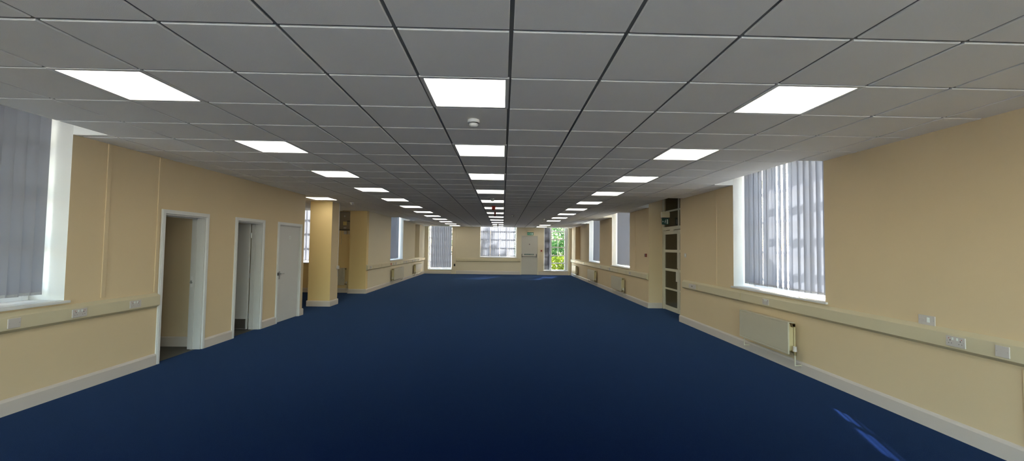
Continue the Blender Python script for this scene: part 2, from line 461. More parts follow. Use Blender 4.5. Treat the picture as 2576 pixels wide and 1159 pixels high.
# ---- windows
def window(n, side, c, w, z0, z1, label, depth=.36, bars=None, cols=4, mull=None, sillproj=.03, reveal=None):
    """side wall plane coordinate given in c=(x,y) of opening centre on the wall face"""
    t = empty('window_%d' % n, (c[0], c[1], z0), RZ[side]); struct(t, label, 'window')
    h = z1 - z0; hw = w / 2
    f = MB(); fw = .055
    for a, b in ((-hw, -hw + fw), (hw - fw, hw)): f.box(a, b, depth, depth + .07, 0.0, h)
    f.box(-hw + fw, hw - fw, depth, depth + .07, 0, .06); f.box(-hw + fw, hw - fw, depth, depth + .07, h - .05, h)
    f.build('window_frame', M['framewhite'], t, bevel=.004)
    g = MB()
    for zb in bars: g.box(-hw + fw, hw - fw, depth + .012, depth + .055, zb - z0 - .022, zb - z0 + .022)
    zz = [0.06] + [b - z0 for b in bars] + [h - .05]
    for k, xm in enumerate(mull or [(-hw + fw) + (w - 2 * fw) * i / cols for i in range(1, cols)]):
        g.box(xm - .014, xm + .014, depth + .016, depth + .05, .06, h - .05)
    g.build('glazing_bars', M['framewhite'], t)
    p = MB(); p.box(-hw + fw, hw - fw, depth + .030, depth + .036, .06, h - .05); p.build('glass', M['glass'], t)
    s = MB(); s.box(-hw - .04, hw + .04, -sillproj, 0, -.026, 0); s.box(-hw, hw, 0, depth, -.001, .004)
    s.build('window_sill', M['white'], t, bevel=.003)
    return t
BZ = [1.12, 1.57, 2.06, 2.53]
BZL = [.68, 1.12, 1.595, 2.055, 2.525]
window(1, 'right', (XR, sum(WR[0]) / 2), WR[0][1] - WR[0][0], ZS, ZT, 'tall white sash window behind blinds in the near right wall', bars=BZ)
window(2, 'right', (XR, sum(WR[1]) / 2), WR[1][1] - WR[1][0], ZS, ZT, 'tall window in the right wall just past the door recess', bars=BZ)
window(3, 'right', (XR, sum(WR[2]) / 2), WR[2][1] - WR[2][0], ZS, ZT, 'narrow looking window in the right wall, nearer the far corner', bars=BZ)
window(4, 'left', (XL, sum(WLn) / 2), WLn[1] - WLn[0], ZS, ZT, 'tall window with white reveal at the left edge of the photo', bars=BZ)
window(5, 'left', (XLF, sum(WLf) / 2), WLf[1] - WLf[0], ZS, ZT, 'narrow looking window in the left wall beyond the pillar', bars=BZ)
window(6, 'far', (-6.8, 13.9), 1.4, ZS, ZT, 'alcove window seen between the left doors and the pillar', bars=BZ, cols=3)
window(7, 'far', (-3.6, YF), 1.38, .25, ZT, 'full height window at the left end of the far wall', depth=.2, bars=BZL, cols=3)
window(8, 'far', (-.265, YF), 2.09, ZS, ZT, 'wide window in the middle of the far wall', depth=.2, bars=BZ, cols=4)
for n, xc, lb in ((10, -3.1, 'left'), (11, -.2, 'middle'), (12, 2.7, 'right')):  # unseen windows, added to carry daylight to the ceiling
    o = window(n, 'far', (xc, YB), 2.2, .25, ZT, 'unseen bare window added behind the viewer for daylight, %s one' % lb, depth=.1, bars=[1.4], cols=2)
    o.rotation_euler = (0, 0, PI)
# the uncovered window
def open_window():
    z0 = .25; h = ZT - z0; w = 1.40
    t = empty('window_9', (3.07, YF, z0)); struct(t, 'full height window showing green foliage, right of the exit door', 'window')
    f = MB()
    for a, b in ((-.70, -.64), (-.33, -.235), (.52, .60), (.64, .70)): f.box(a, b, .17, .25, 0, h)
    f.box(-.64, .64, .17, .25, 0, .05); f.box(-.64, .64, .17, .25, h - .05, h); f.box(.60, .64, .20, .25, 0.05, h - .05)
    f.build('window_frame', M['framewhite'], t, bevel=.004)
    g = MB()
    for zb in BZL:
        for a, b in ((-.64, -.33), (-.235, .52)): g.box(a, b, .185, .235, zb - z0 - .032, zb - z0 + .032)
    for za, zb in ((1.124, 1.595), (1.595, 2.055)): g.box(.13, .155, .19, .23, za - z0 + .03, zb - z0 - .03)
    g.build('glazing_bars', M['framewhite'], t)
    for a, b in ((-.64, -.33), (-.235, .52)):
        p = MB(); p.box(a, b, .205, .211, .05, h - .05); p.build('glass', M['glass'], t)
    s = MB(); s.box(-.74, .74, -.04, 0, -.03, 0); s.box(-.70, .70, 0, .17, -.001, .004); s.build('window_sill', M['white'], t, bevel=.003)
open_window()

# ---- vertical blinds
def blind(side, c, x0, x1, z0, z1, label, depth, pitch=.108, sw=.127, ang=17, specials={}, group='vertical blinds', xs=None, chain=True, gone=(), bow=.007):
    t = empty('vertical_blind', (c[0], c[1], 0), RZ[side]); tag(t, label, 'blind', group)
    hr = MB(); hr.box(x0, x1, depth - .022, depth + .022, z1 - .045, z1 - .002); hr.build('headrail', M['white'], t, bevel=.003)
    pos = xs
    if pos is None:
        n = max(1, int(round((x1 - x0 - sw * .9) / pitch))); st = (x1 - x0 - sw * .92) / n
        pos = [(x0 + sw * .46 + st * i, specials.get(i, ang + random.uniform(-3, 3))) for i in range(n + 1) if i not in gone]
    for k, (x, a) in enumerate(pos):
        m = MB(); a = math.radians(a); seg = 6
        ca, sa = math.cos(a), math.sin(a); zt = z1 - .05; zb = z0 + random.uniform(-.003, .003)
        nn = len(m.v); R_ = []
        dtw = math.radians(random.uniform(-1.2, 1.2))
        rows = 5
        for r in range(rows + 1):
            zz = zt + (zb - zt) * r / rows; aa = a + dtw * r / rows
            c_, s_ = math.cos(aa), math.sin(aa)
            for q in range(seg + 1):
                u = (q / seg - .5) * sw; v = bow * (1 - (2 * q / seg - 1) ** 2)
                m.v.append((u * c_ - v * s_, u * s_ + v * c_, zz))
        for r in range(rows):
            for q in range(seg):
                i0 = r * (seg + 1) + q
                m.f.append((i0, i0 + 1, i0 + seg + 2, i0 + seg + 1)); m.m.append(0)
        o = m.build('slat', M['blind'], t, smooth=True, fixn=False); o.location = (x, depth, 0)
        # weight pocket at the foot of the slat
        wb = MB(); wb.box(-sw * .47, sw * .47, -.002, .002, -.0, .028)
        w_ = wb.build('bottom_weight', M['weight'], o); w_.location = (0, bow * .5, zb); w_.rotation_euler = (0, 0, a + dtw)
    if chain and len(pos) > 2:
        ch = MB(); zc = z0 + .012
        ch.tube([(pos[0][0], depth - .012, zc), (pos[-1][0], depth - .012, zc)], .0016, 5)
        ch.build('spacer_chain', M['white'], t)
    return t
wr = lambda i: (XR, sum(WR[i]) / 2)
# (on the right wall local +x runs towards the viewer)
blind('right', wr(0), -.985, .985, 1.035, 2.985, 'vertical blind with bright slits in the near right window', .205, pitch=.113, ang=19, specials={2: 8, 3: -6, 4: -6, 5: 8, 6: -13, 7: -14, 8: -14, 9: -12, 10: 8}, bow=.008)
blind('right', wr(1), -1.03, 1.03, 1.03, 2.985, 'vertical blind in the right window next to the fire call point', .205, ang=18, bow=.01)
blind('right', wr(2), -1.02, 1.02, 1.03, 2.985, 'vertical blind in the right window closest to the far corner', .205, ang=18, bow=.01)
blind('left', (XL, sum(WLn) / 2), -.99, .972, 1.05, 2.985, 'closed grey vertical blind in the near left window', .215, pitch=.105, ang=-22)
blind('left', (XLF, sum(WLf) / 2), -1.0, .95, 1.03, 2.985, 'slightly open vertical blind in the left window beyond the pillar', .20, ang=-14, specials={14: 8, 16: 14})
blind('far', (-6.8, 13.9), -.69, .66, 1.04, 2.985, 'vertical blind in the alcove window left of the pillar', .20, ang=16)
blind('far', (-3.6, YF), -.57, .63, .34, 2.985, 'floor length vertical blind in the left window of the far wall', .12, ang=14)
blind('far', (-.265, YF), -1.02, .96, 1.035, 2.985, 'wide vertical blind in the middle window of the far wall', .12, ang=18, specials={3: 30, 4: 34, 9: 34, 5: 32, 10: 30, 13: 34, 14: 30, 15: 34})
blind('far', (3.07, YF), -.68, .66, .30, 2.985, 'vertical blind drawn aside beside the foliage window', .09, xs=[(-.63 + .028 * k, 56 + 3 * (k % 3)) for k in range(11)], chain=False)

# ---- ceiling panel lights
def make_light():
    t = empty('ceiling_light', (0, 0, 0))
    f = MB(); a, b = .2985, .272; z0, z1 = .0105, -.0015
    # four mitred frame bars (bevelled inner lip)
    for s in range(4):
        c, s_ = [(1, 0), (0, 1), (-1, 0), (0, -1)][s]
        def P(u, v, z): return (c * u - s_ * v, s_ * u + c * v, z)
        q = [(-a, -a), (a, -a), (b, -b), (-b, -b)]
        lo = [P(u, v, z1) for u, v in q]; hi = [P(u, v, z0) for u, v in q]
        n = len(f.v); f.v += lo + hi
        for fc in ((0,1,2,3),(7,6,5,4),(0,4,5,1),(1,5,6,2),(2,6,7,3),(3,7,4,0)): f.f.append(tuple(n+i for i in fc)); f.m.append(0)
    f.build('frame', M['white'], t)
    d = MB(); d.box(-b, b, -b, b, .0025, .009); d.build('diffuser', M['lamp'], t)
    return t
proto = make_light(); used = False
ORD = ['nearest', 'second nearest', 'third nearest', 'fourth nearest', 'fifth from the viewer', 'sixth from the viewer', 'seventh from the viewer', 'eighth from the viewer', 'ninth from the viewer', 'tenth from the viewer', 'eleventh from the viewer', 'farthest']
for side, k, i, j in LG:
    o = proto if not used else copy_tree(proto); used = True
    o.location = (GX + GS * (i + .5), GY + GS * (j + .5), CZ)
    if side == 'alcove': lab = 'square lit ceiling panel just in front of the top of the pillar'
    elif k < 0: lab = 'square lit ceiling panel overhead at the viewer, %s row' % side
    else:
        od = ORD[k]
        if side == 'right' and k == 11: od = 'farthest'
        if side == 'right' and k == 10: od = 'second farthest'
        lab = 'square lit ceiling panel, %s in the %s row' % (od, side)
    tag(o, lab, 'ceiling light', 'square panel lights in the ceiling grid')

# ---- doors on the left
def doorway(n, d, label):
    y0, y1 = d; w = y1 - y0
    t = empty('door_%d' % n, (XL, (y0 + y1) / 2, 0), RZ['left']); struct(t, label, 'door')
    hw = w / 2; a = MB(); aw = .052
    for s in (-1, 1):
        a.box(s * (hw - .003), s * (hw + aw), -.018, -.0005, 0, DH + aw)
        a.box(s * (hw - .003), s * (hw + aw - .014), -.024, -.018, 0, DH + aw - .014)
    a.box(-hw + .003, hw - .003, -.018, -.0005, DH - .003, DH + aw); a.box(-hw + .003, hw - .003, -.024, -.018, DH - .003, DH + aw - .014)
    a.build('architrave', M['white'], t, bevel=.003)
    return t, hw
def jamb(t, hw, depth=.19, stop=.11):
    j = MB(); th = .022
    for s in (-1, 1):
        j.box(s * hw, s * (hw - th), 0, depth, 0, DH); j.box(s * (hw - th), s * (hw - th - .012), stop, stop + .03, 0, DH - th)
    j.box(-hw + th, hw - th, 0, depth, DH - th, DH); j.box(-hw + th, hw - th, stop, stop + .03, DH - th - .012, DH - th)
    return j.build('door_lining', M['doorwhite'], t)
def lever(parent, x, y, z, sgn=1):
    l = MB(); l.box(x - .021, x + .021, y - .008, y, z - .11, z + .05)
    l.build('handle_plate', M['steel'], parent, bevel=.002)
    l = MB(); l.cyl((x, y - .008, z), (x, y - .05, z), .009, 10); l.tube([(x, y - .046, z), (x + sgn * .11, y - .046, z)], .0085, 10)
    l.build('door_handle', M['steel'], parent, smooth=False)
t1, hw = doorway(1, D1, 'open doorway with white frame, first on the left wall'); jamb(t1, hw)
s = MB(); s.box(hw - .0225, hw - .027, .145, .175, .93, 1.09); s.build('strike_plate', M['white'], t1)
s = MB(); s.box(hw - .027, hw - .045, .155, .167, .985, 1.03); s.cyl((hw - .027, .16, 1.0), (hw - .05, .16, 1.0), .014); s.build('latch', M['steel'], t1)
t2, hw = doorway(2, D2, 'doorway in the left wall with its white door swung inwards'); jamb(t2, hw)
lf = MB(); lf.box(hw - .068, hw - .026, .20, .94, .012, DH - .03); leaf = lf.build('door_leaf', M['doorwhite'], t2, bevel=.002)
k = MB(); k.box(hw - .0705, hw - .0685, .215, .925, .02, .20); k.build('kick_plate', M['steel'], leaf)
for z in (.25, 1.0, 1.75):
    h = MB(); h.cyl((hw - .024, .194, z - .05), (hw - .024, .194, z + .05), .007, 8); h.build('hinge', M['steel'], leaf)
t3, hw = doorway(3, D3, 'closed plain white door with lever handle, third on the left wall')
j = MB(); th = .022
for sg in (-1, 1): j.box(sg * hw, sg * (hw - th), 0.0, .064, 0, DH)
j.box(-hw + th, hw - th, 0.0, .064, DH - th, DH); j.build('door_lining', M['doorwhite'], t3)
lf = MB(); lf.box(-hw + th + .003, hw - th - .003, .012, .054, .008, DH - th - .003); leaf = lf.build('door_leaf', M['doorwhite'], t3, bevel=.002)
lever(leaf, -hw + .085, .012, .99)
dsc = MB(); 
for i in range(24):
    a0, a1 = 2 * PI * i / 24, 2 * PI * (i + 1) / 24
    P = lambda r, a, y: (.02 + r * math.cos(a), y, 1.735 + r * math.sin(a))
    dsc.face([P(.026, a0, .0105), P(.036, a0, .0105), P(.036, a1, .0105), P(.026, a1, .0105)])
    dsc.face([P(.036, a0, .0105), P(.036, a0, .012), P(.036, a1, .012), P(.036, a1, .0105)])
o = dsc.build('ring_sign', M['signwhite'], leaf); tag(o, 'small round white ring sign')
kp = MB(); kp.box(-hw - .045, -hw - .008, -.03, -.0245, .96, 1.02); o = kp.build('latch_keep', M['black'], t3); tag(o, 'small black latch keep')

# ---- glazed double doors in the right-hand recess
def glazed_doors():
    t = empty('door_4', (XD, (REC[0] + REC[1]) / 2, 0), RZ['right']); struct(t, 'glazed double doors with cream frames in the right recess', 'door')
    HW = (REC[1] - REC[0]) / 2 - .002     # local x: +x towards viewer
    f = MB()
    for s in (-1, 1): f.box(s * (HW - .085), s * HW, 0, .07, 0, ZT - .002)
    f.box(-HW + .085, HW - .085, 0, .07, 2.10, 2.185); f.box(-HW + .085, HW - .085, 0, .07, ZT - .05, ZT - .002)
    f.box(-HW + .085, HW - .085, .01, .06, 2.575, 2.615)
    f.box(-.025, .025, .01, .06, 2.185, ZT - .05)
    f.build('door_frame', M['frameglaz'], t, bevel=.003)
    g = MB(); g.box(-HW + .085, HW - .085, .03, .036, 2.185, ZT - .05); g.build('glass', M['doorglass'], t)
    R = [(.123, .544), (.586, 1.03), (1.092, 1.515), (1.585, 1.985)]
    for s in (-1, 1):
        a, b = (-HW + .088, -.003) if s < 0 else (.003, HW - .088)
        sw_o, sw_i = .05, .07
        pa, pb = (a + sw_o, b - sw_i) if s < 0 else (a + sw_i, b - sw_o)
        m = MB(); m.box(a, pa, .012, .057, .01, 2.085); m.box(pb, b, .012, .057, .01, 2.085)
        zz = [.01] + [v for r in R for v in r] + [2.085]
        for q in range(0, len(zz), 2): m.box(pa, pb, .012, .057, zz[q], zz[q + 1])
        lf = m.build('door_leaf', M['frameglaz'], t, bevel=.003)
        g = MB(); g.box(pa, pb, .032, .038, .123, 1.985); g.build('glass', M['doorglass'], lf)
        if s < 0:
            p = MB(); p.box(-.13, -.012, .004, .0115, .79, 1.045); p.box(-.045, -.025, -.03, .004, .80, 1.035); p.build('pull_plate', M['plate'], lf, bevel=.002)
            p = MB(); p.cyl((-.035, .012, 1.11), (-.035, -.004, 1.11), .014, 12); p.build('lock_cylinder', M['brass'], lf)
    c = MB(); c.box(-.42, -.2, -.03, 0, 2.06, 2.10); c.build('door_closer', M['frameglaz'], t, bevel=.003)
glazed_doors()
def corridor():
    mb = MB(); X0 = XR + .451
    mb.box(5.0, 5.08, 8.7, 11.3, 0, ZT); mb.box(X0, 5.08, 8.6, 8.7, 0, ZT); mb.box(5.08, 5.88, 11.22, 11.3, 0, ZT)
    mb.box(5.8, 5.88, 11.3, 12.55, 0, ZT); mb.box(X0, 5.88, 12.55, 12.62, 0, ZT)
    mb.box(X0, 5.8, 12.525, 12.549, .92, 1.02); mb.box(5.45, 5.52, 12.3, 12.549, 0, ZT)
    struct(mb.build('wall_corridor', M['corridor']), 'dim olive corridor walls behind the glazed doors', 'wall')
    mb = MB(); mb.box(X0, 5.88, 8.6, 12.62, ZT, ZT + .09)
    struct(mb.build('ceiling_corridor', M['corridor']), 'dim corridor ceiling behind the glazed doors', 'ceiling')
    t = empty('wall_lamp', (4.78, 12.548, 2.52)); tag(t, 'small lit lamp in the dark corridor behind the glazed doors', 'lamp')
    m = MB(); m.box(-.07, .07, -.02, 0, -.04, .04); m.build('base', M['white'], t)
    m = MB(); m.box(-.06, .06, -.05, -.021, -.03, .03); m.build('diffuser', M['lampwarm'], t, bevel=.008)
corridor()

# ---- far exit door
def exit_door():
    t = empty('door_5', (1.535, YF, 0)); struct(t, 'pale grey fire exit door with push bar in the far wall', 'door')
    hw = .475
    f = MB()
    for s in (-1, 1): f.box(s * (hw - .025), s * hw, .0, .09, 0, 2.25); f.box(s * (hw - .002), s * (hw + .035), -.014, -.0005, 0, 2.285)
    f.box(-hw + .025, hw - .025, 0, .09, 2.225, 2.25); f.box(-hw + .002, hw - .002, -.014, -.0005, 2.248, 2.285)
    f.build('door_frame', M['frameglaz'], t)
    m = MB(); m.box(-hw + .028, hw - .028, .03, .074, .008, 2.222); lf = m.build('door_leaf', M['doorgrey'], t, bevel=.002)
    m = MB(); m.cyl((-.005, .03, 1.755), (-.005, .018, 1.755), .028, 16); m.build('door_viewer', M['black'], lf)
    pb = MB()
    for x in (-.435, .40): pb.box(x - .018, x + .018, -.01, .029, 1.00, 1.20)
    pbo = pb.build('push_bar_bracket', M['darksteel'], lf, bevel=.004)
    pb = MB(); pb.tube([(-.435, -.03, 1.045), (.40, -.03, 1.045)], .013, 12)
    for x in (-.435, .40): pb.box(x - .014, x + .014, -.045, -.01, 1.03, 1.06)
    pb.build('push_bar', M['darksteel'], lf)
    sg = MB(); sg.box(-.30, .26, .026, .0295, 1.135, 1.205); so = sg.build('push_bar_sign', M['signdark'], lf); tag(so, 'dark green strip reading PUSH BAR TO OPEN')
    cu = bpy.data.curves.new('sign_text', 'FONT'); cu.body = 'PUSH BAR TO OPEN'; cu.size = .055; cu.align_x = 'CENTER'; cu.align_y = 'CENTER'
    tmp = bpy.data.objects.new('sign_text', cu); COL.objects.link(tmp)
    dg = bpy.context.evaluated_depsgraph_get(); me = bpy.data.meshes.new_from_object(tmp.evaluated_get(dg)); bpy.data.objects.remove(tmp)
    tx = bpy.data.objects.new('lettering', me); me.materials.clear(); me.materials.append(M['signwhite']); COL.objects.link(tx); tx.parent = so
    tx.location = (-.02, .0252, 1.17); tx.rotation_euler = (PI / 2, 0, 0)
exit_door()

# ---- trims: conduit casings on walls
def casing(n, side, c, w, z0, z1, label, d=.010):
    t = MB(); t.box(-w / 2, w / 2, -d, -.0005, z0, z1)
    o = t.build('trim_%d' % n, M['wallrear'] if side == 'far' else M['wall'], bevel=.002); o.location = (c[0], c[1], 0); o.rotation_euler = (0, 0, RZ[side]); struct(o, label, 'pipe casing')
casing(1, 'left', (XL, 4.80), .05, .965, CZ, 'cream vertical cable casing between the near left window and first doorway')
casing(2, 'left', (XL, 5.505), .045, .95, CZ, 'cream vertical cable casing hard against the first left doorway')
casing(3, 'right', (XR, 7.57), .055, .945, CZ, 'cream vertical cable casing left of the near right window')
casing(4, 'right', (XR, 12.30), .10, .945, CZ, 'cream vertical casing beside the right window past the recess')
casing(5, 'right', (XR, 3.05), .05, .15, .73, 'cream vertical casing below the trunking at the right photo edge')
casing(6, 'far', (-2.82, YF), .22, .0, CZ, 'cream vertical boxing right of the left far window', d=.05)
casing(7, 'far', (3.86, YF), .13, .0, CZ, 'cream vertical boxing in the far right corner', d=.05)

# ---- dado trunking
TP = [(0, .748), (-.055, .782), (-.055, .905), (0, .940)]
def trunk(side, a, b, off, label, joints=(), dz=0):
    t = empty('dado_trunking', (0, 0, 0)); tag(t, label, 'cable trunking', 'cream dado trunking runs')
    m = MB()
    if side == 'right': m.prism([(off + d, z + dz) for d, z in TP], a, b, 'y')
    if side == 'left': m.prism([(off - d, z + dz) for d, z in TP], a, b, 'y')
    if side == 'far': m.prism([(off + d, z + dz) for d, z in TP], a, b, 'x')
    m.build('trunking_body', M['trunk'], t, bevel=.003)
    for q in joints:
        m = MB(); z0, z1 = .784 + dz, .903 + dz
        if side == 'right': m.box(off - .0575, off - .0548, q - .006, q + .006, z0, z1)
        if side == 'left': m.box(off + .0548, off + .0575, q - .006, q + .006, z0, z1)
        if side == 'far': m.box(q - .006, q + .006, off - .0575, off - .0548, z0, z1)
        m.build('joint_cover', M['radback'], t)
    return t
trunk('left', YB, 5.53, XL + e, 'cream dado trunking under the near left window', joints=(3.2,))
trunk('right', YB, 8.93, XR - e, 'cream dado trunking along the near right wall', joints=(6.70, 8.22))
trunk('right', REC[1] + .02, YF - .02, XR - e, 'cream dado trunking on the right wall past the glazed doors',
      joints=(11.55, 13.0, 13.9, 14.6, 15.3, 16.0, 17.4, 19.3, 20.3, 21.2))
trunk('left', 13.72, YF - .02, XLF + e, 'cream dado trunking on the left wall past the pillar', joints=(14.35, 15.3, 16.3, 18.1, 19.6))
trunk('far', -2.68, 1.0, YF - e, 'cream dado trunking across the far wall to the exit door', joints=(-1.9, -.3, .6), dz=-.025)

# ---- electrical accessories on local frames (local +y into wall)
def plate(name, side, c, z, w, h, label, cat, group, kind):
    t = empty(name, (c[0], c[1], z), RZ[side]); tag(t, label, cat, group)
    p = MB(); p.box(-w / 2, w / 2, -.010, -.0005, -h / 2, h / 2); p.build('face_plate', M['socket'], t, bevel=.0025)
    if kind == 'double':
        for sx in (-1, 1):
            r = MB(); r.box(sx * .018 - .007, sx * .018 + .007, -.0135, -.010, .012, .034); r.build('rocker_switch', M['signwhite'], t, bevel=.001)
            q = MB(); cx = sx * .040
            q.box(cx - .003, cx + .003, -.0108, -.0098, .004, .013); q.box(cx - .014, cx - .008, -.0108, -.0098, -.018, -.014); q.box(cx + .008, cx + .014, -.0108, -.0098, -.018, -.014)
            q.build('pin_slots', M['dark'], t)
            d = MB(); d.cyl((sx * .05, -.0098, .024), (sx * .05, -.0112, .024), .0035, 8); o = d.build('indicator', M['red'], t)
    elif kind == 'spur':
        r = MB(); r.box(.008, .03, -.0145, -.010, -.018, .026); r.build('rocker_switch', M['signwhite'], t, bevel=.001)
        r = MB(); r.box(-.045, -.018, -.0125, -.010, -.016, .012); r.build('fuse_holder', M['socket'], t, bevel=.001)
    if kind in ('blank', 'spur', 'double', 'data'):
        q = MB()
        for sx in (-1, 1): q.cyl((sx * (w / 2 - .011), -.0098, 0), (sx * (w / 2 - .011), -.0108, 0), .0032, 8)
        q.build('screws', M['steel'], t)
    if kind == 'data':
        q = MB()
        for sx in (-1, 1): q.box(sx * .018 - .008, sx * .018 + .008, -.011, -.0098, -.01, .012)
        q.build('data_port', M['dark'], t)
    return t
F = .0555
SG = 'sockets on the dado trunking'
plate('blank_plate', 'left', (XL + F, 3.91), .843, .10, .088, 'square blank white plate on the left trunking under the window', 'blank plate', None, 'blank')
plate('double_socket', 'left', (XL + F, 4.495), .843, .152, .088, 'white double socket on the left trunking below the window edge', 'socket', SG, 'double')
plate('double_socket', 'left', (XL + F, 5.16), .843, .152, .088, 'white double socket on the left trunking nearest the first doorway', 'socket', SG, 'double')
plate('double_socket', 'right', (XR - F, 3.487), .843, .152, .088, 'white double socket with red marks on the near right trunking', 'socket', SG, 'double')
plate('blank_plate', 'right', (XR - F, 3.155), .843, .092, .088, 'square blank white plate on the right trunking at photo edge', 'blank plate', None, 'blank')
plate('double_socket', 'right', (XR - F, 6.05), .843, .140, .084, 'white double socket on the right trunking above the near radiator', 'socket', SG, 'double')
plate('data_socket', 'right', (XR - F, 8.42), .843, .30, .088, 'wide pale data socket near the trunking end by the glazed doors', 'socket', SG, 'data')
plate('switched_spur', 'right', (XR - .0005, 3.777), .978, .150, .088, 'white switched fuse spur on the wall above the right trunking', 'switch', None, 'spur')
for y, kd, nm, lab in ((14.02, 'data', 'data_socket', 'small data socket nearest the pier on the rear left trunking'),
                       (16.55, 'red', 'red_socket', 'red faced socket on the rear left trunking'),
                       (16.95, 'double', 'double_socket', 'double socket just beyond the red socket on the rear left trunking'),
                       (17.35, 'double', 'double_socket', 'second double socket beyond the red one on the rear left trunking'),
                       (18.7, 'data', 'data_socket', 'data socket below the far jamb of the rear left window'),
                       (19.15, 'double', 'double_socket', 'double socket beyond the rear left window on the trunking'),
                       (20.5, 'data', 'data_socket', 'data socket above the farther of the rear left radiators'),
                       (21.1, 'double', 'double_socket', 'double socket above the farthest left radiator'),
                       (22.0, 'double', 'double_socket', 'double socket second from the far left corner'),
                       (22.85, 'blank', 'blank_plate', 'bright white blank plate close to the far left corner')):
    t = plate(nm, 'left', (XLF + F, y), .843, .15 if kd != 'red' else .10, .088, lab, 'socket' if kd != 'blank' else 'blank plate', 'sockets on the rear left trunking', 'blank' if kd == 'red' else kd)
    if kd == 'red': t.children[0].data = t.children[0].data.copy(); t.children[0].data.materials[0] = M['red']
for y, kd, nm, lab in ((12.6, 'data', 'data_socket', 'data socket on the right trunking just past the vertical casing'),
                       (15.0, 'double', 'double_socket', 'double socket on the right trunking beyond the window past the recess'),
                       (16.4, 'double', 'double_socket', 'double socket between the two rear right windows'),
                       (19.8, 'data', 'data_socket', 'data socket beyond the last right window'),
                       (22.3, 'double', 'double_socket', 'double socket on the right trunking nearest the far corner')):
    plate(nm, 'right', (XR - F, y), .843, .15, .088, lab, 'socket', 'sockets on the rear right trunking', kd)
plate('light_switch', 'right', (XR - .0005, 8.86), 1.47, .10, .09, 'small white switch at wall end beside the glazed doors', 'switch', None, 'spur')
# pull cord block on the pillar
t = empty('junction_box', (-4.4545, 11.22, .985), RZ['left']); tag(t, 'small white box on the right face of the pillar', 'junction box')
m = MB(); m.box(-.05, .05, -.04, .002, -.045, .045); m.build('box', M['socket'], t, bevel=.004)
m = MB(); m.box(.02, .035, -.012, 0, .045, CZ - .99); m.box(.02, .03, -.01, 0, -.25, -.045); m.build('conduit', M['socket'], t)
# door entry switches on far wall
t = empty('wall_switch', (-2.76, YF - .05, .51)); tag(t, 'small black switch low down beside the left far window', 'switch')
m = MB(); m.box(-.045, .045, -.012, 0, -.07, .07); m.build('face_plate', M['black'], t, bevel=.003)
m = MB(); m.box(-.02, .02, -.018, -.012, -.02, .03); m.build('rocker', M['dark'], t)
def call_point(side, c, z, label, m_):
    t = empty('fire_call_point', (c[0], c[1], z), RZ[side]); tag(t, label, 'fire alarm', 'fire alarm call points')
    m = MB(); m.box(-.045, .045, -.04, .002, -.045, .045); m.build('housing', m_, t, bevel=.005)
    m = MB(); m.box(-.026, .026, -.043, -.04, -.026, .026); m.build('break_glass', M['black'], t)
call_point('far', (2.225, YF), 1.39, 'red fire call point on the far wall right of the exit door', M['red'])
call_point('right', (XR, 11.3), 1.42, 'dark red fire call point on the right wall by the glazed doors', M['darkred'])

